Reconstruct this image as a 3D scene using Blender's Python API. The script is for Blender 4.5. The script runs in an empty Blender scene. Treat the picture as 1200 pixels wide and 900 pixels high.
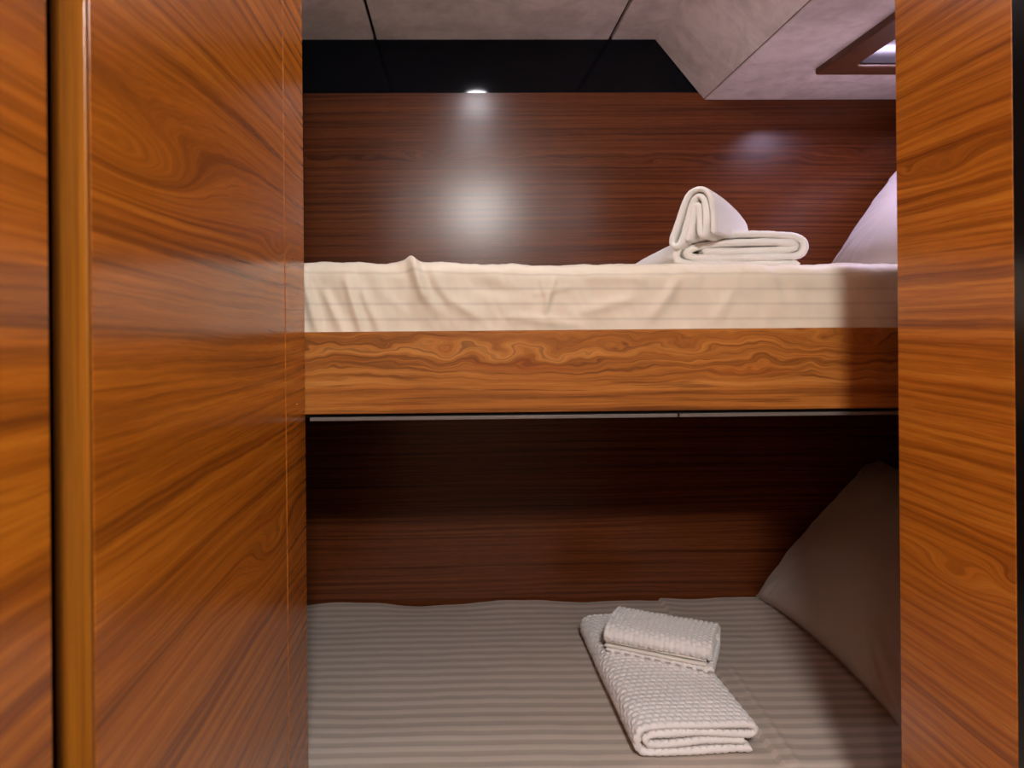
import bpy, math
import numpy as np
from mathutils import Vector

# ------------------------------------------------------------------ camera, world, exposure
scene = bpy.context.scene
COL = scene.collection
EYE = 1.40                                   # eye height above the cabin floor

cam_d = bpy.data.cameras.new('camera')
cam_d.sensor_width = 36.0
cam_d.lens = 24.0
cam_d.shift_x = 0.04137
cam_d.shift_y = -0.05428
cam_d.clip_start = 0.02
cam_d.dof.use_dof = True
cam_d.dof.focus_distance = 1.35
cam_d.dof.aperture_fstop = 6.3
cam = bpy.data.objects.new('camera', cam_d)
COL.objects.link(cam)
cam.location = (0, 0, EYE)
_yaw, _roll = math.radians(-1.1), math.radians(-0.5)
from mathutils import Matrix
cam.rotation_euler = (Matrix.Rotation(_yaw, 3, 'Z') @ Matrix.Rotation(math.radians(90), 3, 'X')
                      @ Matrix.Rotation(_roll, 3, 'Z')).to_euler()
scene.camera = cam

world = bpy.data.worlds.new('world')
scene.world = world
world.use_nodes = True
world.node_tree.nodes['Background'].inputs[0].default_value = (0.35, 0.38, 0.5, 1)
world.node_tree.nodes['Background'].inputs[1].default_value = 0.3

scene.view_settings.view_transform = 'Standard'
scene.view_settings.look = 'None'
scene.view_settings.gamma = 1.0
scene.view_settings.use_curve_mapping = False
scene.view_settings.exposure = 0.07

LAMP_MAIN = 365.0        # radiance of the big dome lamp in the passage
LAMP_FILL = 400.0        # radiance of the unseen fill light added to brighten the side panels
LAMP_SPOT = 115.0        # radiance of the small lamp above the bunk front
LAMP_BUNK = 130.0        # radiance of the small lamp over the upper bunk
HATCH = 38.0             # radiance of the daylight pane
LAMP_COL = (1.0, 0.955, 0.925)
HATCH_COL = (0.80, 0.68, 1.0)

# ------------------------------------------------------------------ node helpers
def srgb(r, g, b):
    def f(c):
        c /= 255.0
        return c / 12.92 if c <= 0.04045 else ((c + 0.055) / 1.055) ** 2.4
    return (f(r), f(g), f(b), 1.0)

class NT:
    def __init__(s, name):
        s.m = bpy.data.materials.new(name)
        s.m.use_nodes = True
        s.t = s.m.node_tree
        s.t.nodes.clear()
        s.out = s.t.nodes.new('ShaderNodeOutputMaterial')
        s.b = s.t.nodes.new('ShaderNodeBsdfPrincipled')
        s.t.links.new(s.b.outputs[0], s.out.inputs[0])
    def n(s, kind, **kw):
        nd = s.t.nodes.new(kind)
        for k, v in kw.items():
            setattr(nd, k, v)
        return nd
    def l(s, a, b):
        s.t.links.new(a, b)
    def put(s, sock, v):
        if hasattr(v, 'is_output'):
            s.l(v, sock)
        else:
            if hasattr(v, '__len__') and len(v) == 3 and len(sock.default_value) == 4: v = (*v, 1)
            sock.default_value = v
    def math(s, op, a, b=0.0, c=0.0):
        nd = s.n('ShaderNodeMath', operation=op)
        s.put(nd.inputs[0], a); s.put(nd.inputs[1], b); s.put(nd.inputs[2], c)
        return nd.outputs[0]
    def vec(s, x, y, z=0.0):
        nd = s.n('ShaderNodeCombineXYZ')
        s.put(nd.inputs[0], x); s.put(nd.inputs[1], y); s.put(nd.inputs[2], z)
        return nd.outputs[0]
    def noise(s, v, scale, detail=2.0, rough=0.5, dist=0.0):
        nd = s.n('ShaderNodeTexNoise')
        s.put(nd.inputs['Vector'], v)
        nd.inputs['Scale'].default_value = scale
        nd.inputs['Detail'].default_value = detail
        nd.inputs['Roughness'].default_value = rough
        nd.inputs['Distortion'].default_value = dist
        return nd.outputs[0]
    def ramp(s, fac, stops):
        nd = s.n('ShaderNodeValToRGB')
        e = nd.color_ramp.elements
        while len(e) < len(stops):
            e.new(0.5)
        for el, (p, c) in zip(e, stops):
            el.position = p
            el.color = c if len(c) == 4 else (*c, 1)
        s.put(nd.inputs[0], fac)
        return nd.outputs[0]
    def mix(s, fac, a, b, mode='MIX'):
        nd = s.n('ShaderNodeMix', data_type='RGBA', blend_type=mode)
        s.put(nd.inputs[0], fac); s.put(nd.inputs[6], a); s.put(nd.inputs[7], b)
        return nd.outputs[2]
    def uv(s):
        nd = s.n('ShaderNodeUVMap', uv_map='uv')
        sp = s.n('ShaderNodeSeparateXYZ')
        s.l(nd.outputs[0], sp.inputs[0])
        return sp.outputs[0], sp.outputs[1]
    def bump(s, h, strength, dist=0.001):
        nd = s.n('ShaderNodeBump')
        nd.inputs['Strength'].default_value = strength
        nd.inputs['Distance'].default_value = dist
        s.put(nd.inputs['Height'], h)
        s.l(nd.outputs[0], s.b.inputs['Normal'])

def wood(name, dark, mid, light, bands=55.0, warp=0.02, knots=(), rough=0.22, spec=0.5, fine=1.0,
         seed=0.0, streak=1.0, red=(0.36, 0.075, 0.010), figure=None, fleck=0.45):
    """varnished veneer; uv in metres, u along the grain.  knots: (u0, v0, su, sv, amplitude)"""
    N = NT(name)
    u, v = N.uv()
    w1 = N.noise(N.vec(N.math('MULTIPLY', u, 0.9), N.math('MULTIPLY', v, 4.0), seed), 1.0, 1.0, 0.4)
    w2 = N.noise(N.vec(N.math('MULTIPLY', u, 5.0), N.math('MULTIPLY', v, 30.0), seed + 3.1), 1.0, 3.0, 0.55)
    F = N.math('ADD', v, N.math('MULTIPLY', N.math('SUBTRACT', w1, 0.5), warp * 4))
    F = N.math('ADD', F, N.math('MULTIPLY', N.math('SUBTRACT', w2, 0.5), warp * 0.8))
    if figure:
        v0, sv, fa, fu, fv, fd = figure
        dv = N.math('DIVIDE', N.math('SUBTRACT', v, v0), sv)
        g = N.math('EXPONENT', N.math('MULTIPLY', N.math('MULTIPLY', dv, dv), -1.0))
        w3 = N.noise(N.vec(N.math('MULTIPLY', u, fu), N.math('MULTIPLY', v, fv), seed + 5.5), 1.0, fd, 0.5)
        F = N.math('ADD', F, N.math('MULTIPLY', N.math('MULTIPLY', N.math('SUBTRACT', w3, 0.5), g), fa))
    for (u0, v0, su, sv, a) in knots:
        du = N.math('DIVIDE', N.math('SUBTRACT', u, u0), su)
        dv = N.math('DIVIDE', N.math('SUBTRACT', v, v0), sv)
        r2 = N.math('ADD', N.math('MULTIPLY', du, du), N.math('MULTIPLY', dv, dv))
        F = N.math('ADD', F, N.math('MULTIPLY', N.math('EXPONENT', N.math('MULTIPLY', r2, -1.0)), a))
    ring = N.noise(N.vec(N.math('MULTIPLY', u, 0.9), N.math('MULTIPLY', F, bands), seed), 1.0, 5.0, 0.62)
    fib = N.noise(N.vec(N.math('MULTIPLY', u, 22.0), N.math('MULTIPLY', F, 900.0), seed + 7), 1.0, 2.0, 0.6)
    strk = N.noise(N.vec(N.math('MULTIPLY', u, 4.5), N.math('MULTIPLY', F, bands * 3.2), seed + 11), 1.0, 3.0, 0.6)
    rd = N.noise(N.vec(N.math('MULTIPLY', u, 4.0), N.math('MULTIPLY', F, bands * 0.8), seed + 19), 1.0, 2.0, 0.5)
    c = N.ramp(ring, [(0.30, dark), (0.43, tuple(0.45 * d + 0.55 * m for d, m in zip(dark[:3], mid[:3]))),
                      (0.52, mid), (0.68, light)])
    s1 = N.ramp(strk, [(0.37, (1, 1, 1)), (0.46, (0, 0, 0))])
    c = N.mix(N.math('MULTIPLY', s1, 0.62 * streak), c, dark)
    r1 = N.ramp(rd, [(0.60, (0, 0, 0)), (0.72, (1, 1, 1))])
    c = N.mix(N.math('MULTIPLY', r1, fleck), c, (*red, 1))
    f1 = N.ramp(fib, [(0.30, (0.62, 0.62, 0.62)), (0.62, (1.12, 1.12, 1.12))])
    c = N.mix(0.75 * fine, c, f1, 'MULTIPLY')
    N.l(c, N.b.inputs['Base Color'])
    N.b.inputs['Roughness'].default_value = rough
    N.b.inputs['Specular IOR Level'].default_value = spec
    N.bump(fib, 0.06, 0.0004)
    return N.m

def plain(name, col, rough=0.5, spec=0.5, metal=0.0, mottled=0.0, scale=40.0):
    N = NT(name)
    tc = N.n('ShaderNodeTexCoord')
    nz = N.noise(tc.outputs['Object'], scale, 4.0, 0.6)
    lo = tuple(c * (1 - mottled) for c in col[:3])
    hi = tuple(min(1, c * (1 + mottled)) for c in col[:3])
    N.l(N.ramp(nz, [(0.3, lo), (0.7, hi)]), N.b.inputs['Base Color'])
    N.b.inputs['Roughness'].default_value = rough
    N.b.inputs['Specular IOR Level'].default_value = spec
    N.b.inputs['Metallic'].default_value = metal
    return N.m

def emitter(name, col, strength):
    N = NT(name)
    N.b.inputs['Base Color'].default_value = (0.6, 0.6, 0.6, 1)
    N.b.inputs['Emission Color'].default_value = (*col[:3], 1)
    N.b.inputs['Emission Strength'].default_value = strength
    return N.m

def suede(name, a, b, rough=0.85):
    """headliner cloth brushed in soft patches"""
    N = NT(name)
    tc = N.n('ShaderNodeTexCoord')
    big = N.noise(tc.outputs['Object'], 7.0, 4.0, 0.6, 0.8)
    mid = N.noise(tc.outputs['Object'], 26.0, 5.0, 0.65, 0.5)
    fin = N.noise(tc.outputs['Object'], 420.0, 2.0, 0.6)
    m = N.math('ADD', N.math('MULTIPLY', big, 0.6), N.math('MULTIPLY', mid, 0.4))
    c = N.ramp(m, [(0.38, a), (0.60, b)])
    c = N.mix(0.25, c, N.ramp(fin, [(0.3, (0.75, 0.75, 0.75)), (0.7, (1.1, 1.1, 1.1))]), 'MULTIPLY')
    N.l(c, N.b.inputs['Base Color'])
    N.b.inputs['Roughness'].default_value = rough
    N.b.inputs['Specular IOR Level'].default_value = 0.15
    N.bump(mid, 0.15, 0.002)
    return N.m

def sheet_mat(name, a, b, period=0.0312, axis=1, contrast=1.0, edges=(0.28, 0.72)):
    """satin stripe cotton: uv in metres, stripes run along u"""
    N = NT(name)
    u, v = N.uv()
    x = v if axis == 1 else u
    s = N.math('SINE', N.math('MULTIPLY', x, 2 * math.pi / period))
    s = N.math('MULTIPLY_ADD', s, 0.5, 0.5)
    st = N.ramp(s, [(edges[0], (0, 0, 0)), (edges[1], (1, 1, 1))])
    wv = N.noise(N.vec(N.math('MULTIPLY', u, 900), N.math('MULTIPLY', v, 900)), 1.0, 2.0, 0.6)
    c = N.mix(st, a, b)
    c = N.mix(0.18, c, N.ramp(wv, [(0.3, (0.8, 0.8, 0.8)), (0.7, (1.05, 1.05, 1.05))]), 'MULTIPLY')
    N.l(c, N.b.inputs['Base Color'])
    N.l(N.ramp(st, [(0.0, (0.75, 0.75, 0.75)), (1.0, (0.5, 0.5, 0.5))]), N.b.inputs['Roughness'])
    N.b.inputs['Specular IOR Level'].default_value = 0.3
    N.b.inputs['Sheen Weight'].default_value = 0.1
    N.bump(N.math('ADD', N.math('MULTIPLY', st, contrast), N.math('MULTIPLY', wv, 0.3)), 0.25, 0.0008)
    return N.m

def terry(name, col, amp=0.6):
    N = NT(name)
    tc = N.n('ShaderNodeTexCoord')
    a = N.noise(tc.outputs['Object'], 650.0, 3.0, 0.7)
    b = N.noise(tc.outputs['Object'], 60.0, 3.0, 0.6)
    c = N.mix(0.35, col, N.ramp(a, [(0.3, (0.8, 0.8, 0.79)), (0.65, (1, 1, 1))]), 'MULTIPLY')
    N.l(c, N.b.inputs['Base Color'])
    N.b.inputs['Roughness'].default_value = 0.95
    N.b.inputs['Specular IOR Level'].default_value = 0.1
    N.b.inputs['Sheen Weight'].default_value = 0.25
    N.bump(N.math('ADD', a, N.math('MULTIPLY', b, 0.6)), amp, 0.0016)
    return N.m

# ------------------------------------------------------------------ numpy noise
_rng = np.random.RandomState(7)
_LAT = _rng.rand(256, 256)
def vnoise(x, y, seed=0):
    x = np.asarray(x, float) + seed * 17.31; y = np.asarray(y, float) + seed * 5.77
    xi = np.floor(x).astype(int); yi = np.floor(y).astype(int)
    fx = x - xi; fy = y - yi
    fx = fx * fx * fx * (fx * (fx * 6 - 15) + 10); fy = fy * fy * fy * (fy * (fy * 6 - 15) + 10)
    g = lambda i, j: _LAT[i % 256, j % 256]
    return ((g(xi, yi) * (1 - fx) + g(xi + 1, yi) * fx) * (1 - fy)
            + (g(xi, yi + 1) * (1 - fx) + g(xi + 1, yi + 1) * fx) * fy) - 0.5
def fbm(x, y, oct=3, seed=0):
    s = 0; a = 1.0
    for k in range(oct):
        s = s + a * vnoise(x * 2 ** k, y * 2 ** k, seed + k * 3)
        a *= 0.5
    return s

# ------------------------------------------------------------------ object helpers
def empty(name, loc):
    o = bpy.data.objects.new(name, None)
    o.location = loc
    o.empty_display_size = 0.1
    COL.objects.link(o)
    return o

def tag(o, label, cat, group=None):
    o['label'] = label; o['category'] = cat
    if group: o['group'] = group
    return o

def struct(o):
    o['kind'] = 'structure'
    return o

def link(name, me, mat, parent=None, origin=None, smooth=False):
    """mesh given in world coordinates; moved so that its origin is at `origin`"""
    n = len(me.vertices)
    co = np.empty(n * 3, 'f'); me.vertices.foreach_get('co', co); co = co.reshape(-1, 3)
    if origin is None:
        origin = (co.min(0) + co.max(0)) / 2
        origin[2] = co[:, 2].min()
    origin = np.array(origin, float)
    me.vertices.foreach_set('co', (co - origin).astype('f').ravel())
    me.update()
    if mat: me.materials.append(mat)
    if smooth:
        me.polygons.foreach_set('use_smooth', [True] * len(me.polygons))
    o = bpy.data.objects.new(name, me)
    COL.objects.link(o)
    if parent:
        o.parent = parent
        p = parent; pl = np.zeros(3)
        while p:
            pl += np.array(p.location); p = p.parent
        o.location = Vector(origin - pl)
    else:
        o.location = Vector(origin)
    return o

def mesh(verts, faces, uv=None):
    me = bpy.data.meshes.new('m')
    me.from_pydata([tuple(map(float, v)) for v in verts], [], [tuple(map(int, f)) for f in faces])
    if uv is not None:
        lay = me.uv_layers.new(name='uv')
        li = np.empty(len(me.loops), 'i'); me.loops.foreach_get('vertex_index', li)
        lay.data.foreach_set('uv', np.asarray(uv, 'f')[li].ravel())
    me.validate()
    return me

def box_uv(me, grain):
    """uv in metres from the world position; u along axis `grain` (0,1,2)"""
    lay = me.uv_layers.new(name='uv')
    for p in me.polygons:
        n = p.normal
        k = max(range(3), key=lambda i: abs(n[i]))
        ax = [i for i in range(3) if i != k]
        if k == grain:
            ua, va = ax
        else:
            ua = grain; va = [i for i in ax if i != grain][0]
        for li in p.loop_indices:
            c = me.vertices[me.loops[li].vertex_index].co
            lay.data[li].uv = (c[ua], c[va])

def box(name, lo, hi, mat, parent=None, grain=0, bevel=0.0, seg=2, origin=None):
    import bmesh
    bm = bmesh.new()
    bmesh.ops.create_cube(bm, size=1.0)
    lo = Vector(lo); hi = Vector(hi)
    for v in bm.verts:
        v.co = Vector([lo[i] if v.co[i] < 0 else hi[i] for i in range(3)])
    if bevel:
        bmesh.ops.bevel(bm, geom=bm.edges[:], offset=bevel, segments=seg, profile=0.5, affect='EDGES')
    bmesh.ops.recalc_face_normals(bm, faces=bm.faces[:])
    me = bpy.data.meshes.new(name)
    bm.to_mesh(me); bm.free()
    me.update()
    box_uv(me, grain)
    o = link(name, me, mat, parent, origin)
    if bevel and seg > 2:
        me.polygons.foreach_set('use_smooth', [True] * len(me.polygons))
        o.modifiers.new('wn', 'WEIGHTED_NORMAL').keep_sharp = True
    return o

def grid(name, P, UV, mat, parent=None, origin=None, wrap=False, flip=False, extra=None):
    """P [nv, nu, 3]"""
    nv, nu = P.shape[:2]
    idx = np.arange(nv * nu).reshape(nv, nu)
    a = idx[:-1, :-1]; b = idx[:-1, 1:]; c = idx[1:, 1:]; d = idx[1:, :-1]
    F = np.stack([a, b, c, d], -1).reshape(-1, 4)
    if wrap:
        F = np.vstack([F, np.stack([idx[:-1, -1], idx[:-1, 0], idx[1:, 0], idx[1:, -1]], -1).reshape(-1, 4)])
    if flip: F = F[:, ::-1]
    V = P.reshape(-1, 3)
    F = [tuple(f) for f in F.tolist()]
    if extra: F += extra(idx)
    me = mesh(V, F, UV.reshape(-1, 2))
    return link(name, me, mat, parent, origin, smooth=True)

def rrect(x0, y0, x1, y1, r, n=6):
    pts = []
    for cx, cy, a0 in ((x1 - r, y1 - r, 0), (x0 + r, y1 - r, 90), (x0 + r, y0 + r, 180), (x1 - r, y0 + r, 270)):
        for k in range(n + 1):
            a = math.radians(a0 + 90 * k / n)
            pts.append((cx + r * math.cos(a), cy + r * math.sin(a)))
    return pts

def rings(name, ring_list, mat, parent=None, smooth=False, close=True):
    """closed loops of points joined one after the other (and last to first)"""
    n = len(ring_list[0]); V = [p for r in ring_list for p in r]; F = []
    m = len(ring_list)
    for i in range(m if close else m - 1):
        j = (i + 1) % m
        for k in range(n):
            k2 = (k + 1) % n
            F.append((i * n + k, i * n + k2, j * n + k2, j * n + k))
    me = mesh(V, F)
    me.update()
    import bmesh
    bm = bmesh.new(); bm.from_mesh(me); bmesh.ops.recalc_face_normals(bm, faces=bm.faces[:]); bm.to_mesh(me); bm.free()
    box_uv(me, 1)
    return link(name, me, mat, parent, smooth=smooth)

def Z(z): return z + EYE        # heights below are measured from the eye

# ------------------------------------------------------------------ materials
W_DARK, W_MID, W_LIGHT = (0.19, 0.047, 0.006), (0.46, 0.125, 0.009), (0.60, 0.185, 0.014)
m_wood_door = wood('veneer_door', W_DARK, W_MID, W_LIGHT, bands=72, warp=0.016, seed=1.0, fine=0.6, rough=0.2, streak=0.6,
                   knots=[(0.505, Z(0.135), 0.15, 0.028, 0.055), (0.54, Z(0.145), 0.32, 0.050, 0.040), (0.95, Z(-0.30), 0.12, 0.030, 0.04), (0.98, Z(0.11), 0.06, 0.02, 0.025)])
m_wood_near = wood('veneer_near', W_DARK, W_MID, W_LIGHT, bands=62, warp=0.018, seed=4.0, fine=0.6, rough=0.2, streak=0.55)
m_wood_edge = wood('edge_banding', (0.13, 0.040, 0.006), (0.25, 0.080, 0.007), (0.31, 0.108, 0.010), bands=110, warp=0.004, seed=9.0, fine=0.4, rough=0.25, streak=0.25)
m_wood_pale = plain('pale_edge_wood', (0.60, 0.34, 0.14), rough=0.4, mottled=0.1)
m_wood_part = wood('veneer_partition', W_DARK, (0.48, 0.15, 0.014), (0.58, 0.21, 0.022), bands=88, warp=0.013, seed=13.0, fine=0.6, rough=0.22, streak=0.6,
                   knots=[(0.81, Z(0.188), 0.05, 0.014, 0.018), (0.80, Z(-0.30), 0.06, 0.018, 0.024), (0.715, Z(-0.275), 0.022, 0.014, 0.020), (0.88, Z(0.195), 0.03, 0.012, 0.012)])
m_wood_rail = wood('veneer_rail', (0.10, 0.028, 0.007), (0.42, 0.145, 0.026), (0.58, 0.25, 0.062), bands=48, warp=0.010, seed=21.0, fine=0.6, rough=0.3, spec=0.3, fleck=0.3, streak=0.8,
                   figure=(Z(-0.043), 0.036, 0.19, 5.5, 10.0, 3.0))
m_wood_back = wood('veneer_back', (0.052, 0.014, 0.005), (0.128, 0.033, 0.0090), (0.165, 0.047, 0.0125), bands=120, warp=0.007, seed=31.0, fine=0.8, rough=0.245, spec=0.38,
                   red=(0.18, 0.042, 0.008), fleck=0.4, streak=0.8, figure=(Z(0.475), 0.018, 0.085, 4.5, 16.0, 2.0),
                   knots=[(-0.10, Z(0.475), 0.13, 0.012, 0.014), (0.16, Z(0.475), 0.12, 0.012, 0.014), (0.78, Z(0.468), 0.12, 0.012, 0.014)])
m_black_glass = plain('black_glass', (0.003, 0.004, 0.007), rough=0.06, spec=0.22)
m_black = plain('black_gap', (0.004, 0.004, 0.004), rough=0.7, spec=0.2)
m_black_wall = plain('black_lacquer', (0.006, 0.006, 0.006), rough=0.18, spec=0.5)
m_ceiling = suede('headliner', srgb(198, 187, 182), srgb(226, 216, 211))
m_hull = suede('hull_lining', srgb(200, 188, 186), srgb(230, 219, 217))
m_wallplain = plain('painted_wall', srgb(160, 132, 106), rough=0.7, mottled=0.05)
m_floor = wood('floor_board', (0.05, 0.022, 0.01), (0.14, 0.07, 0.03), (0.19, 0.10, 0.05), bands=40, seed=41, rough=0.35)
m_trim_grey = plain('grey_trim', srgb(112, 102, 96), rough=0.45, mottled=0.06)
m_frame = plain('hatch_frame_wood', srgb(88, 52, 30), rough=0.4, mottled=0.15, scale=30)
m_rim = plain('hatch_rim', srgb(38, 33, 35), rough=0.4, mottled=0.04)
m_pane = emitter('hatch_pane', HATCH_COL, HATCH)
m_dome = emitter('lamp_dome', LAMP_COL, LAMP_MAIN)
m_disc = emitter('lamp_disc', (0.97, 0.94, 1.0), LAMP_SPOT)
m_disc_fill = emitter('lamp_disc_fill', LAMP_COL, LAMP_FILL)
m_disc_bunk = emitter('lamp_disc_bunk', (0.97, 0.93, 1.0), LAMP_BUNK)
m_lamp_ring = plain('lamp_ring', (0.7, 0.7, 0.7), rough=0.3, metal=0.8)
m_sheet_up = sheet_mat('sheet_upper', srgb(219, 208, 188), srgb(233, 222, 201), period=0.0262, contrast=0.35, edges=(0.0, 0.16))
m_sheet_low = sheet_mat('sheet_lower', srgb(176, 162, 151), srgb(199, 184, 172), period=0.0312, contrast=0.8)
m_case = terry('pillow_cotton', srgb(190, 180, 172), amp=0.12)
m_terry = terry('white_terry', srgb(248, 246, 241), amp=0.6)
m_waffle = terry('white_waffle', srgb(238, 233, 231), amp=0.2)
m_hem = terry('white_hem', srgb(226, 220, 212), amp=0.1)

# ------------------------------------------------------------------ the room
X_FOOT, X_HEAD = -0.78, 1.28
Y_FRONT, Y_BACK = -1.9, 1.90
Z_CEIL = Z(0.803)

struct(box('floor', (X_FOOT - 0.05, Y_FRONT, -0.03), (X_HEAD + 0.05, Y_BACK + 0.05, 0.0), m_floor, grain=1))

ceiling = struct(empty('ceiling', (0.1, 0.5, Z_CEIL)))
box('backing', (X_FOOT - 0.05, Y_FRONT, Z_CEIL + 0.014), (X_HEAD + 0.05, Y_BACK + 0.05, Z_CEIL + 0.05), m_black, ceiling)
for x0, x1 in ((X_FOOT, -0.2225), (-0.2145, 0.4315), (0.4395, X_HEAD)):
    box('panel', (x0, Y_FRONT + 0.003, Z_CEIL), (x1, Y_BACK, Z_CEIL + 0.014), m_ceiling, ceiling, bevel=0.003)

# back wall behind both bunks: veneer panels and the black glass strip above
wall_back = struct(empty('wall_back', (0.25, Y_BACK, 0)))
box('veneer_panel', (X_FOOT, Y_BACK, Z(-0.16)), (X_HEAD, Y_BACK + 0.02, Z(0.656)), m_wood_back, wall_back, grain=0, bevel=0.0008)
box('veneer_panel', (X_FOOT, Y_BACK, 0.0), (X_HEAD, Y_BACK + 0.02, Z(-0.162)), m_wood_back, wall_back, grain=0, bevel=0.0008)
t = math.tan(math.radians(1.9)) * 0.146
gv = [(X_FOOT, Y_BACK + t, Z(0.656)), (0.70, Y_BACK + t, Z(0.656)), (0.70, Y_BACK, Z(0.802)), (X_FOOT, Y_BACK, Z(0.802)),
      (X_FOOT, Y_BACK + t + .008, Z(0.656)), (0.70, Y_BACK + t + .008, Z(0.656)), (0.70, Y_BACK + .008, Z(0.802)), (X_FOOT, Y_BACK + .008, Z(0.802))]
link('black_glass', mesh(gv, [(0, 1, 2, 3), (5, 4, 7, 6), (0, 4, 5, 1), (3, 2, 6, 7), (1, 5, 6, 2), (0, 3, 7, 4)]), m_black_glass, wall_back)
box('backing', (X_FOOT - 0.05, Y_BACK + 0.03, 0), (X_HEAD + 0.05, Y_BACK + 0.05, Z_CEIL), m_black, wall_back)

struct(box('wall_foot', (X_FOOT - 0.03, 1.10, 0), (X_FOOT, Y_BACK, Z_CEIL), m_wood_back, grain=1))
struct(box('wall_head', (X_HEAD, 0.70, 0), (X_HEAD + 0.03, Y_BACK, Z_CEIL), m_wood_back, grain=1))
struct(box('wall_front', (X_FOOT - 0.05, Y_FRONT - 0.03, 0), (X_HEAD + 0.05, Y_FRONT, Z_CEIL), m_wallplain))

# left: near panel, then the veneered leaf with its edge post and end strip
XL = -0.2545
wall_left = struct(empty('wall_left', (XL, -0.6, 0)))
box('veneer_panel', (XL - 0.026, Y_FRONT, 0.0), (XL - 0.004, 0.440, Z_CEIL - 0.001), m_wood_near, wall_left, grain=1, bevel=0.003, seg=3)
box('backing', (XL - 0.075, Y_FRONT, 0.0), (XL - 0.055, 1.13, Z_CEIL - 0.001), m_black, wall_left)
box('closing_panel', (X_FOOT, 1.10, 0.0), (XL - 0.055, 1.14, Z_CEIL - 0.001), m_black, wall_left)

door = struct(empty('door_1', (XL, 0.8, 0)))
box('edge_post', (XL - 0.0250, 0.4765, 0.002), (XL + 0.0003, 0.4815, Z_CEIL - 0.002), m_wood_edge, door, grain=2, bevel=0.002, seg=4)
box('leaf_panel', (XL - 0.0255, 0.4818, 0.002), (XL, 1.0185, Z_CEIL - 0.002), m_wood_door, door, grain=1, bevel=0.0012)
box('end_strip', (XL - 0.026, 1.0225, 0.002), (XL, 1.149, Z_CEIL - 0.002), m_wood_door, door, grain=1, bevel=0.0012)
box('core', (XL - 0.024, 1.0175, 0.003), (XL - 0.0012, 1.0235, Z_CEIL - 0.003), m_wood_pale, door, grain=2)

# right: veneered partition end, black lacquered wall nearer the camera
XR = 0.589
wall_right = struct(empty('wall_right', (XR, 0.2, 0)))
box('black_panel', (XR + 0.0004, Y_FRONT, 0.0), (XR + 0.03, 0.7100, Z_CEIL - 0.001), m_black_wall, wall_right)
box('veneer_panel', (XR, 0.7103, 0.0), (XR + 0.03, 0.9005, Z_CEIL - 0.001), m_wood_part, wall_right, grain=1, bevel=0.0008)
box('closing_panel', (XR + 0.0302, 0.70, 0.0), (X_HEAD, 0.73, Z_CEIL - 0.001), m_black_wall, wall_right)

# lined box along the ceiling above the head end, with the hatch in its underside
YB0, YB1 = 0.95, Y_BACK - 0.003
trim = struct(empty('trim_1', (0.95, 1.4, Z(0.63))))
ZB = Z(0.634)
a = (0.563, Z(0.802)); b = (0.697, ZB + 0.003)
nx, nz = (a[1] - b[1]), (b[0] - a[0]); L = math.hypot(nx, nz); nx /= L; nz /= L
V = []
for y in (YB0, YB1):
    V += [(a[0], y, a[1]), (b[0], y, b[1]), (b[0] + nx * .01, y, b[1] + nz * .01), (a[0] + nx * .01, y, a[1] + nz * .01)]
me = mesh(V, [(0, 1, 2, 3), (7, 6, 5, 4), (0, 4, 5, 1), (1, 5, 6, 2), (2, 6, 7, 3), (3, 7, 4, 0)])
link('side_panel', me, m_hull, trim)
# underside with the hatch opening
hx0, hx1, hy0, hy1 = 0.925, 1.205, 1.255, 1.640
def ring3(pts, z): return [(x, y, z) for x, y in pts]
outer = rrect(0.700, YB0, X_HEAD, YB1, 0.001); inner = rrect(hx0, hy0, hx1, hy1, 0.01)
rings('bottom_panel', [ring3(outer, ZB), ring3(inner, ZB), ring3(inner, ZB + .01), ring3(outer, ZB + .01)], m_hull, trim)
box('seam_backing', (0.698, YB0, ZB + 0.004), (0.7035, YB1, ZB + 0.012), m_black, trim)
V = [(0.563, YB0, Z(.802)), (0.70, YB0, ZB), (X_HEAD, YB0, ZB), (X_HEAD, YB0, Z(.802))]
V += [(x, y + .008, z) for x, y, z in V]
link('end_panel', mesh(V, [(0, 1, 2, 3), (7, 6, 5, 4), (0, 4, 5, 1), (1, 5, 6, 2), (2, 6, 7, 3), (3, 7, 4, 0)]), m_hull, trim)

window = struct(empty('window_1', (1.06, 1.45, ZB)))
fo = rrect(0.893, 1.222, 1.238, 1.674, 0.004); fo2 = rrect(0.896, 1.225, 1.235, 1.671, 0.004)
fi = rrect(0.960, 1.288, 1.172, 1.618, 0.018); fi2 = rrect(0.957, 1.285, 1.175, 1.621, 0.02)
rings('frame', [ring3(fo, ZB + .0), ring3(fo, ZB - .012), ring3(fo2, ZB - .0145), ring3(fi2, ZB - .0145), ring3(fi, ZB - .012), ring3(fi, ZB + .0)], m_frame, window)
r0 = rrect(0.9625, 1.2905, 1.1695, 1.6155, 0.016); r1 = rrect(0.9665, 1.2945, 1.1655, 1.6115, 0.014); r2 = rrect(0.972, 1.30, 1.160, 1.606, 0.014); r3 = rrect(0.952, 1.28, 1.18, 1.626, 0.014)
rings('rim', [ring3(r0, ZB - .009), ring3(r1, ZB - .007), ring3(r2, ZB + .052), ring3(r3, ZB + .052), ring3(r0, ZB + .0)], m_rim, window, smooth=True)
g0 = rrect(0.966, 1.294, 1.166, 1.612, 0.014); g1 = rrect(0.981, 1.309, 1.151, 1.597, 0.012)
rings('gasket', [ring3(g0, ZB + .053), ring3(g1, ZB + .053), ring3(g1, ZB + .060), ring3(g0, ZB + .060)], m_black, window)
box('pane', (0.966, 1.294, ZB + .061), (1.166, 1.612, ZB + .067), m_pane, window)

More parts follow.
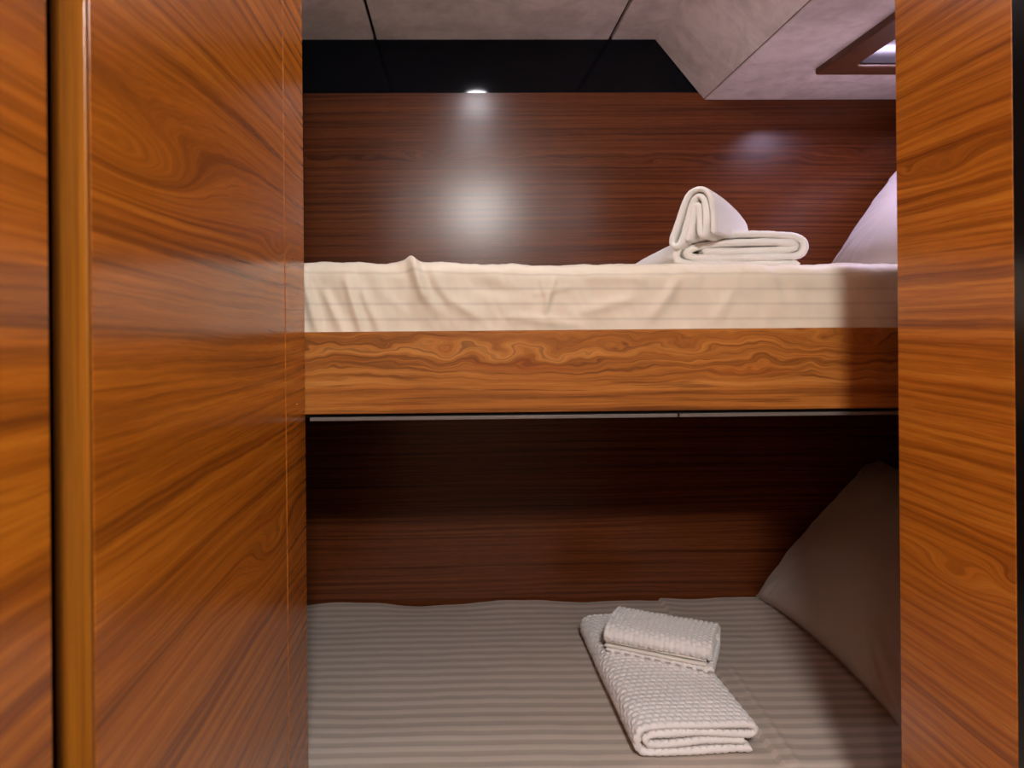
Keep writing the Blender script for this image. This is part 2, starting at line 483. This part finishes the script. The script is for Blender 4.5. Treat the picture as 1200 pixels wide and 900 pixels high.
# ------------------------------------------------------------------ lamps
def lathe(name, cx, cy, prof, mat, parent, n=32):
    V = []; F = []
    for r, z in prof:
        for k in range(n):
            an = 2 * math.pi * k / n
            V.append((cx + r * math.cos(an), cy + r * math.sin(an), z))
    for i in range(len(prof) - 1):
        for k in range(n):
            k2 = (k + 1) % n
            F.append((i * n + k, (i + 1) * n + k, (i + 1) * n + k2, i * n + k2))
    F.append(tuple(range(n))[::-1]); F.append(tuple((len(prof) - 1) * n + k for k in range(n)))
    me = mesh(V, F)
    import bmesh
    bm = bmesh.new(); bm.from_mesh(me); bmesh.ops.recalc_face_normals(bm, faces=bm.faces[:]); bm.to_mesh(me); bm.free()
    return link(name, me, mat, parent, smooth=False)

def lathe_tube(name, cx, cy, ri, ro, z0, z1, mat, parent):
    c = lambda r, z: [(cx + r * math.cos(2 * math.pi * k / 32), cy + r * math.sin(2 * math.pi * k / 32), z) for k in range(32)]
    return rings(name, [c(ro, z0), c(ro, z1), c(ri, z1), c(ri, z0)], mat, parent)

LX, LY = 0.150, -0.68
lamp = tag(empty('ceiling_light', (LX, LY, Z_CEIL)), 'round dome ceiling light over the passage behind the viewer', 'lamp')
lathe('base', LX, LY, [(0.125, Z_CEIL), (0.125, Z_CEIL - 0.012), (0.114, Z_CEIL - 0.014)], m_lamp_ring, lamp)
lathe('diffuser', LX, LY, [(0.111, Z_CEIL - 0.0142), (0.107, Z_CEIL - 0.030), (0.089, Z_CEIL - 0.046), (0.056, Z_CEIL - 0.056), (0.015, Z_CEIL - 0.060)], m_dome, lamp)
for lx, ly, mat_, lab in ((0.13, 0.02, m_disc_fill, 'small round fill light added under the passage ceiling, directly above the viewer'),
                          (0.08, 0.955, m_disc, 'small round downlight in the ceiling just in front of the bunks'),
                          (0.078, 1.385, m_disc_bunk, 'small round downlight in the ceiling over the upper bunk')):
    lm = tag(empty('ceiling_light', (lx, ly, Z_CEIL)), lab, 'lamp')
    if mat_ is m_disc_fill:          # added fill light: the deeper can keeps it off the bunk
        lathe_tube('base', lx, ly, 0.038, 0.042, Z_CEIL - 0.048, Z_CEIL, m_lamp_ring, lm)
    else:
        lathe('base', lx, ly, [(0.042, Z_CEIL), (0.042, Z_CEIL - 0.005), (0.036, Z_CEIL - 0.007)], m_lamp_ring, lm)
    lathe('diffuser', lx, ly, [(0.035, Z_CEIL - 0.0072), (0.032, Z_CEIL - 0.0090), (0.01, Z_CEIL - 0.0100)], mat_, lm)

# ------------------------------------------------------------------ upper bunk
YF = 1.152
ub = tag(empty('upper_bunk', (0.25, 1.5, Z(-0.15))), 'upper bunk with a swirly orange-brown veneer front rail', 'bunk')
box('front_rail', (X_FOOT + 0.002, YF, Z(-0.1425)), (X_HEAD - 0.002, YF + 0.022, Z(-0.004)), m_wood_rail, ub, grain=0, bevel=0.0015)
box('base_board', (X_FOOT + 0.002, YF + 0.0225, Z(-0.135)), (X_HEAD - 0.002, Y_BACK - 0.003, Z(-0.112)), m_black, ub)
for x0, x1 in ((-0.249, 0.376), (0.3795, X_HEAD - 0.003)):
    box('underside_panel', (x0, YF + 0.005, Z(-0.1545)), (x1, Y_BACK - 0.004, Z(-0.1485)), m_trim_grey, ub, bevel=0.001)
box('shadow_gap', (X_FOOT + 0.003, YF + 0.010, Z(-0.1485)), (X_HEAD - 0.003, Y_BACK - 0.004, Z(-0.1427)), m_black, ub)

def ridge(X, S, p, q, w, a, sharp=1.0):
    """height of a fold running from p to q"""
    p = np.array(p); q = np.array(q); d = q - p; L2 = d @ d
    tt = np.clip(((X - p[0]) * d[0] + (S - p[1]) * d[1]) / L2, 0, 1)
    dx = X - (p[0] + tt * d[0]); ds = S - (p[1] + tt * d[1])
    r = np.sqrt(dx * dx + ds * ds) / w
    return a * np.exp(-r ** 2) * (0.35 + 0.65 * np.sin(np.pi * np.clip(tt * 0.8 + 0.1, 0, 1)))

# mattress: cross-section profile (y, z), lofted along x
def mattress_profile(yf, yb, zb, zt, r, step):
    pts = []
    n = max(2, int((zt - r - zb) / step))
    for k in range(n): pts.append((yf, zb + (zt - r - zb) * k / n))
    m = max(6, int(r * 1.57 / step))
    for k in range(m): 
        an = math.pi / 2 * k / m
        pts.append((yf + r - r * math.cos(an), zt - r + r * math.sin(an)))
    n = int((yb - yf - 2 * r) / (step * 1.6))
    for k in range(n): pts.append((yf + r + (yb - yf - 2 * r) * k / n, zt))
    for k in range(m):
        an = math.pi / 2 * k / m
        pts.append((yb - r + r * math.sin(an), zt - r + r * math.cos(an)))
    pts.append((yb, zb))
    return np.array(pts)

def mattress(name, x0, x1, prof, nx, disp, mat, ztilt=0.0, xmid=0.25, bottom=None):
    d = np.diff(prof, axis=0); s = np.concatenate([[0], np.cumsum(np.hypot(d[:, 0], d[:, 1]))])
    nrm = np.gradient(prof, axis=0); nrm = np.stack([-nrm[:, 1], nrm[:, 0]], -1)
    nrm /= np.linalg.norm(nrm, axis=1)[:, None] + 1e-9
    xs = np.linspace(x0, x1, nx)
    Xg, Sg = np.meshgrid(xs, s)
    h, dz = disp(Xg, Sg, prof)
    P = np.empty(Xg.shape + (3,))
    P[..., 0] = Xg
    P[..., 1] = prof[:, 0][:, None] + nrm[:, 0][:, None] * h
    top = np.clip((prof[:, 1] - prof[:, 1].min()) / (prof[:, 1].max() - prof[:, 1].min()), 0, 1)[:, None]
    P[..., 2] = prof[:, 1][:, None] + nrm[:, 1][:, None] * h + top * (dz + ztilt * (Xg - xmid))
    uv = np.stack([Xg, Sg], -1)
    def caps(idx):
        return [tuple(idx[:, 0].tolist()), tuple(idx[::-1, -1].tolist()), tuple(idx[0, ::-1].tolist() + idx[-1].tolist())]
    return grid(name, P, uv, mat, extra=caps)

UZ0 = -0.110
prof_u = mattress_profile(YF + 0.0265, Y_BACK - 0.012, Z(UZ0), Z(0.112), 0.030, 0.004)
def px(x, y): return ((x - 535) / 690.0, (385 - y) / 690.0 - UZ0)      # front-face picture measure -> (x, height up the face)
def disp_up(X, S, prof):
    h = 0.0035 * fbm(X * 6, S * 7, 3, 1)
    front = np.exp(-np.clip(S - 0.25, 0, 9) ** 2 / 0.0032)
    f = 0
    for (a_, b_, w, am) in (((352, 318), (372, 392), .010, .006), ((380, 345), (402, 392), .009, .006), ((405, 330), (424, 392), .010, .007),
                            ((425, 345), (446, 392), .008, .005), ((330, 320), (352, 390), .01, .006),
                            ((481, 303), (496, 345), .012, .010), ((496, 345), (512, 366), .012, .005), ((506, 320), (526, 352), .011, .005), ((526, 352), (560, 372), .012, .004),
                            ((560, 335), (600, 345), .014, -.003), ((638, 330), (646, 372), .006, .003), ((652, 328), (640, 366), .006, .003), ((628, 345), (668, 338), .005, .002),
                            ((690, 365), (740, 352), .012, .003), ((770, 372), (800, 330), .012, .003), ((845, 375), (870, 340), .014, .003),
                            ((905, 340), (980, 345), .016, -.002), ((600, 372), (680, 382), .01, .003), ((700, 322), (760, 326), .012, .002)):
        f = f + ridge(X, S, px(*a_), px(*b_), w * 0.8, am)
    f = f + (0.0030 * fbm(X * 22 + S * 9, S * 14 - X * 4, 3, 5) + 0.0010 * fbm(X * 75 + S * 30, S * 40, 2, 25)) * front
    dz = 0.006 * np.exp(-((X + 0.08) / 0.022) ** 2) * np.exp(-((S - 0.24) / 0.05) ** 2)
    dz = dz + 0.006 * np.exp(-((X - 0.70) / 0.05) ** 2) * np.exp(-((S - 0.30) / 0.08) ** 2)
    dz = dz + 0.004 * fbm(X * 9, S * 6, 2, 9) * (S > 0.2)
    return h + f * 1.35, dz
mu = mattress('mattress', X_FOOT + 0.006, X_HEAD - 0.006, prof_u, 620, disp_up, m_sheet_up, ztilt=-0.010)
tag(mu, 'mattress in a rumpled cream sheet on the upper bunk', 'mattress')

# ------------------------------------------------------------------ lower bunk
LZ = -0.757
lb = tag(empty('lower_bunk', (0.25, 1.5, 0)), 'lower bunk base carrying the grey striped mattress', 'bunk')
box('front_board', (X_FOOT + 0.002, 1.176, 0.0), (X_HEAD - 0.002, 1.196, Z(LZ - 0.125)), m_wood_rail, lb, grain=0, bevel=0.0015)
box('base_board', (X_FOOT + 0.002, 1.197, Z(LZ - 0.15)), (X_HEAD - 0.002, Y_BACK - 0.003, Z(LZ - 0.125)), m_black, lb)
prof_l = mattress_profile(1.153, Y_BACK - 0.004, Z(LZ - 0.124), Z(LZ), 0.016, 0.0045)
def disp_low(X, S, prof):
    y = np.broadcast_to(prof[:, 0][:, None], X.shape)
    h = 0.0045 * fbm(X * 5 + 2, y * 5, 3, 12) + 0.0012 * fbm(X * 16, y * 18, 2, 14)
    back = np.clip((y - 1.70) / 0.19, 0, 1) ** 2
    h = h + 0.012 * back * fbm(X * 4.5, y * 0 + 3, 2, 17)
    # creases along the depth of the bed: one by the towel, one faint further right
    xc = 0.558 + 0.004 * np.sin(y * 9)
    h = h + 0.0035 * np.tanh((X - xc) / 0.003) * np.exp(-((X - xc) / 0.05) ** 2) - 0.004 * np.exp(-((X - xc) / 0.0028) ** 2)
    xc2 = 0.585 + 0.05 * (y - 1.2)
    h = h + 0.0018 * np.exp(-((X - xc2) / 0.006) ** 2) * (y < 1.5)
    h = h - 0.004 * np.exp(-(((X - 0.42) / 0.16) ** 2 + ((y - 1.42) / 0.25) ** 2))
    stripe = 0.0003 * np.sin(S * 2 * math.pi / 0.0312)
    return h + stripe, 0 * X
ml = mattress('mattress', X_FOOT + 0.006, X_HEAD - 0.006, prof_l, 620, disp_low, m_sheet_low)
tag(ml, 'mattress in a grey-beige satin striped sheet on the lower bunk', 'mattress')

# ------------------------------------------------------------------ pillows
def pillow(origin, U, W, w, h, thick, mat, seed=0, nu=110, nv=90, sag=0.0):
    """U, W unit vectors in the pillow's plane (length, height); faces along N = U x W"""
    U = np.array(U, float); W = np.array(W, float); U /= np.linalg.norm(U); W /= np.linalg.norm(W)
    N = np.cross(U, W)
    a = np.linspace(-1, 1, nu); b = np.linspace(-1, 1, nv)
    A, B = np.meshgrid(np.sign(a) * np.abs(a) ** 0.8, np.sign(b) * np.abs(b) ** 0.8)
    ex = np.clip(1 - np.abs(A) ** 2.6, 0, 1); ey = np.clip(1 - np.abs(B) ** 2.6, 0, 1)
    T = thick * (ex * ey) ** 0.45
    xx = A * w / 2 * (1 - 0.085 * (1 - B ** 2)); yy = B * h / 2 * (1 - 0.085 * (1 - A ** 2))
    edge = np.maximum(np.abs(A), np.abs(B))
    ang = np.arctan2(B, A)
    corner = np.exp(-((np.abs(A) - 1) ** 2 + (np.abs(B) - 1) ** 2) / 0.10)
    wr = 0.010 * vnoise(ang * 9, edge * 2.2, seed) * np.clip(edge - 0.35, 0, 1) * (1 - edge ** 8) \
        + 0.030 * vnoise(ang * 26, edge * 1.5, seed + 2) * corner * (1 - edge ** 10) + 0.008 * fbm(A * 2, B * 2, 2, seed + 4) * (1 - edge ** 6)
    V = []; faces = []
    o = np.array(origin, float)
    base = o + xx[..., None] * U + yy[..., None] * W
    P1 = base + (T + wr)[..., None] * N
    P2 = base - (T + wr[:, ::-1])[..., None] * N
    V = np.vstack([P1.reshape(-1, 3), P2.reshape(-1, 3)])
    idx = np.arange(nu * nv).reshape(nv, nu); off = nu * nv
    q = np.stack([idx[:-1, :-1], idx[:-1, 1:], idx[1:, 1:], idx[1:, :-1]], -1).reshape(-1, 4)
    F = q.tolist() + (q[:, ::-1] + off).tolist()
    rim = list(idx[0, :]) + list(idx[1:, -1]) + list(idx[-1, -2::-1]) + list(idx[-2:0:-1, 0])
    uv = np.stack([xx, yy], -1).reshape(-1, 2)
    me = mesh(V, F, np.vstack([uv, uv]))
    import bmesh
    bm = bmesh.new(); bm.from_mesh(me); bmesh.ops.remove_doubles(bm, verts=bm.verts[:], dist=0.0006)
    bmesh.ops.recalc_face_normals(bm, faces=bm.faces[:]); bm.to_mesh(me); bm.free()
    o_ = link('pillow', me, mat, smooth=True)
    # the sewn edge of the case: a slim welt along the rim
    R = np.array([base.reshape(-1, 3)[i] for i in rim]); n = len(R)
    ring_pts = []
    for k in range(6):
        an = 2 * math.pi * k / 6
        out = R - o; out /= np.linalg.norm(out, axis=1)[:, None]
        ring_pts.append(R + 0.0028 * (math.cos(an) * out + math.sin(an) * N))
    Vw = np.stack(ring_pts, 1).reshape(-1, 3); Fw = []
    for i in range(n):
        j = (i + 1) % n
        for k in range(6):
            k2 = (k + 1) % 6
            Fw.append((i * 6 + k, j * 6 + k, j * 6 + k2, i * 6 + k2))
    me = mesh(Vw, Fw)
    link('edge_seam', me, mat, o_, smooth=True)
    return o_

# lower pillow leans on the head wall, its long edge along the depth of the bed
pl = pillow((1.000, 1.572, Z(-0.565)), (0.01, 1, 0), (0.33, 0, 0.36), 0.63, 0.51, 0.095, m_case, seed=3)
tag(pl, 'plain beige pillow propped in the dark at the head of the lower bunk', 'pillow')
pu = pillow((1.150, 1.585, Z(0.288)), (0.02, 1, 0), (0.27, 0, 0.36), 0.60, 0.43, 0.078, m_case, seed=8)
tag(pu, 'pale lilac-lit pillow propped at the head of the upper bunk', 'pillow')

# ------------------------------------------------------------------ towels
def chaikin(p, n=3):
    p = np.array(p, float)
    for _ in range(n):
        q = [p[0]]
        for i in range(len(p) - 1):
            q += [0.75 * p[i] + 0.25 * p[i + 1], 0.25 * p[i] + 0.75 * p[i + 1]]
        q.append(p[-1]); p = np.array(q)
    return p
def resample(p, step):
    d = np.hypot(*np.diff(p, axis=0).T); s = np.concatenate([[0], np.cumsum(d)])
    n = max(8, int(s[-1] / step)); t_ = np.linspace(0, s[-1], n)
    return np.stack([np.interp(t_, s, p[:, 0]), np.interp(t_, s, p[:, 1])], -1), t_

def waffle(u, v, pu, pv):
    r = np.floor(v / pv)
    a = np.abs(np.sin(np.pi * (u / pu + 0.5 * (r % 2)))) ; b = np.abs(np.sin(np.pi * v / pv))
    return np.clip(np.minimum(a, b) * 1.6, 0, 1)          # cell centre high, joints low

def ribbon(name, path, th, L, place, mat, parent=None, step=0.003, lstep=0.004, waf=None, amp=0.0012, seed=0, wobble=0.003,
           shape=None, skew=0.0, smooth_n=3):
    """folded cloth: the cross-section path (a, b) thickened by th, swept for L along c; place(a, b, c) -> world"""
    p, s = resample(chaikin(path, smooth_n), step)
    tan = np.gradient(p, axis=0); tan /= np.linalg.norm(tan, axis=1)[:, None] + 1e-9
    nr = np.stack([-tan[:, 1], tan[:, 0]], -1)
    nl = max(6, int(L / lstep)); c = np.linspace(0, L, nl)
    # rounded ends of the cloth along the sweep
    e = np.minimum(c, L - c); ends = np.sqrt(np.clip(1 - (1 - np.clip(e / (th * 0.5), 0, 1)) ** 2, 0.06, 1))
    # rounded ends of the ribbon itself
    es = np.minimum(s, s[-1] - s); es = np.sqrt(np.clip(1 - (1 - np.clip(es / (th * 0.5), 0, 1)) ** 2, 0.1, 1))
    C, S_ = np.meshgrid(c, s, indexing='ij')
    half = th / 2 * ends[:, None] * es[None, :]
    half = half * (1 + 0.16 * fbm(S_ * 40, C * 22, 2, seed) + 0.12 * vnoise(S_ * 310, C * 260, seed + 8))
    wob_a = wobble * fbm(C * 9, S_ * 5, 2, seed + 1); wob_b = wobble * fbm(C * 8 + 4, S_ * 7, 2, seed + 2)
    def side(sg):
        h = half.copy()
        if waf: h = h + amp * (waffle(S_, C, *waf) - 0.6) * ends[:, None]
        A = p[None, :, 0] + sg * nr[None, :, 0] * h + wob_a
        B = p[None, :, 1] + sg * nr[None, :, 1] * h + wob_b * 0.6
        return A, B, C + 0 * A + skew * p[None, :, 1] + 0.004 * fbm(S_ * 12, S_ * 0, 2, seed + 6) 
    A1, B1, C1 = side(1); A2, B2, C2 = side(-1)
    A = np.concatenate([A1, A2[:, ::-1]], 1); B = np.concatenate([B1, B2[:, ::-1]], 1); CC = np.concatenate([C1, C2[:, ::-1]], 1)
    if shape: A, B, CC = shape(A, B, CC)
    P = place(A, B, CC)
    U = np.concatenate([S_, S_[:, ::-1]], 1)
    ns = len(s)
    def caps(idx):
        f = []
        for row, fl in ((idx[0], False), (idx[-1], True)):
            for k in range(ns - 1):
                q = (int(row[k]), int(row[2 * ns - 1 - k]), int(row[2 * ns - 2 - k]), int(row[k + 1]))
                f.append(q[::-1] if fl else q)
        return f
    o = grid(name, P, np.stack([U, CC], -1), mat, parent, wrap=True, extra=caps)
    import bmesh
    bm = bmesh.new(); bm.from_mesh(o.data); bmesh.ops.recalc_face_normals(bm, faces=bm.faces[:]); bm.to_mesh(o.data); bm.free()
    return o

def placer(ox, oy, oz, ang):
    """a across, c along the sweep (pointing into the bunk when ang = 0), b up"""
    ca, sa = math.cos(math.radians(ang)), math.sin(math.radians(ang))
    def f(A, B, C):
        return np.stack([ox + A * ca - C * sa, oy + A * sa + C * ca, oz + B], -1)
    return f

# big waffle towel on the lower bunk
path_big = [(0.206, 0.0075), (0.12, 0.0065), (0.02, 0.0065), (0.003, 0.012), (0.000, 0.030), (0.006, 0.048), (0.025, 0.0515), (0.11, 0.0515), (0.195, 0.0500),
            (0.2135, 0.046), (0.2155, 0.036), (0.205, 0.0300), (0.12, 0.0385), (0.045, 0.0385), (0.022, 0.0375), (0.016, 0.029), (0.022, 0.0205), (0.05, 0.0195), (0.12, 0.0245), (0.195, 0.0215)]
tb = ribbon('folded_towel', path_big, 0.0115, 0.470, placer(0.3105, 1.190, Z(LZ + 0.0005), 1.6), m_waffle, waf=(0.0135, 0.0135), amp=0.0030,
            step=0.0018, lstep=0.0018, seed=2, wobble=0.004)
tag(tb, 'large white waffle towel folded flat on the lower bunk', 'towel')

# small waffle towel lying across it: front edge shows two smooth hems
def place_small():
    O = np.array([0.310, 1.458, Z(LZ + 0.0555)]); ex = np.array([0.893, -0.45, 0]); ey = np.array([0.45, 0.893, 0])
    def f(A, B, C):      # a runs back from the front edge, c along the towel
        return O + C[..., None] * ex + 1.12 * A[..., None] * ey + 1.25 * B[..., None] * np.array([0, 0, 1.0])
    return f
ts = tag(empty('folded_towel', (0.42, 1.45, Z(LZ + 0.0565))), 'small white waffle towel folded on top of the large waffle towel', 'towel')
sm = dict(waf=(0.0105, 0.0105), amp=0.0034, step=0.0016, lstep=0.0018, wobble=0.003)
ribbon('terry_fold', [(0.004, 0.006), (0.05, 0.006), (0.100, 0.006), (0.112, 0.012), (0.115, 0.026), (0.108, 0.043), (0.085, 0.0455), (0.03, 0.0445), (0.010, 0.043), (0.0005, 0.036), (0.003, 0.0275), (0.02, 0.0265), (0.08, 0.027)],
       0.0095, 0.222, place_small(), m_waffle, ts, seed=15, **sm)
ribbon('hem', [(0.0045, 0.0205), (0.05, 0.0205), (0.095, 0.0205)], 0.0042, 0.208, place_small(), m_hem, ts, seed=17, wobble=0.0015)
ribbon('hem', [(0.0025, 0.0140), (0.05, 0.0140), (0.095, 0.0140)], 0.0048, 0.210, place_small(), m_hem, ts, seed=19, wobble=0.0015)

# towels on the upper bunk
UT = 0.1120
path_base = [(0.235, 0.007), (0.12, 0.0065), (0.03, 0.0065), (0.004, 0.012), (-0.001, 0.026), (0.008, 0.042), (0.030, 0.0540), (0.065, 0.0605), (0.13, 0.0645), (0.215, 0.0615),
             (0.243, 0.054), (0.249, 0.038), (0.240, 0.022), (0.215, 0.0205), (0.10, 0.0185), (0.040, 0.0185), (0.022, 0.0235), (0.019, 0.030), (0.036, 0.0400), (0.075, 0.0455), (0.10, 0.0475), (0.16, 0.0490), (0.222, 0.0465), (0.231, 0.0410), (0.222, 0.0345), (0.12, 0.0325), (0.05, 0.0315)]
tu = ribbon('folded_towel', path_base, 0.0142, 0.335, placer(0.419, 1.285, Z(UT - 0.0005), 0.0), m_terry, step=0.0025, lstep=0.004, seed=22, wobble=0.004,
            shape=lambda A, B, C: (A - 0.010 * (C / 0.33), B * (1 - 0.30 * np.clip((C - 0.05) / 0.28, 0, 1)), C))
tag(tu, 'thick white terry towel folded flat on the upper bunk', 'towel')

path_roll = [(0.068, 0.017), (0.068, 0.06), (0.065, 0.092), (0.052, 0.1085), (0.034, 0.1085), (0.021, 0.095), (0.006, 0.045), (-0.007, 0.010), (-0.003, -0.002), (0.009, -0.001),
             (0.014, 0.014), (0.024, 0.055), (0.032, 0.088), (0.042, 0.097), (0.053, 0.088), (0.056, 0.055), (0.0555, 0.024), (0.0505, 0.012), (0.0445, 0.018), (0.0445, 0.05), (0.043, 0.080), (0.037, 0.074), (0.0325, 0.045), (0.0275, 0.018), (0.023, 0.006)]
def roll_shape(A, B, C):
    k = np.clip(C / 0.185, 0, 1)
    return A * (1.04 + 0.15 * k), B * (0.92 - 0.33 * k ** 2), C
tr = ribbon('rolled_towel', path_roll, 0.0106, 0.185, placer(0.4090, 1.272, Z(UT + 0.0410), -38), m_terry, step=0.0022, lstep=0.004, seed=33, wobble=0.003,
            shape=roll_shape)
tag(tr, 'white terry towel rolled on edge on top of the flat towel on the upper bunk', 'towel')
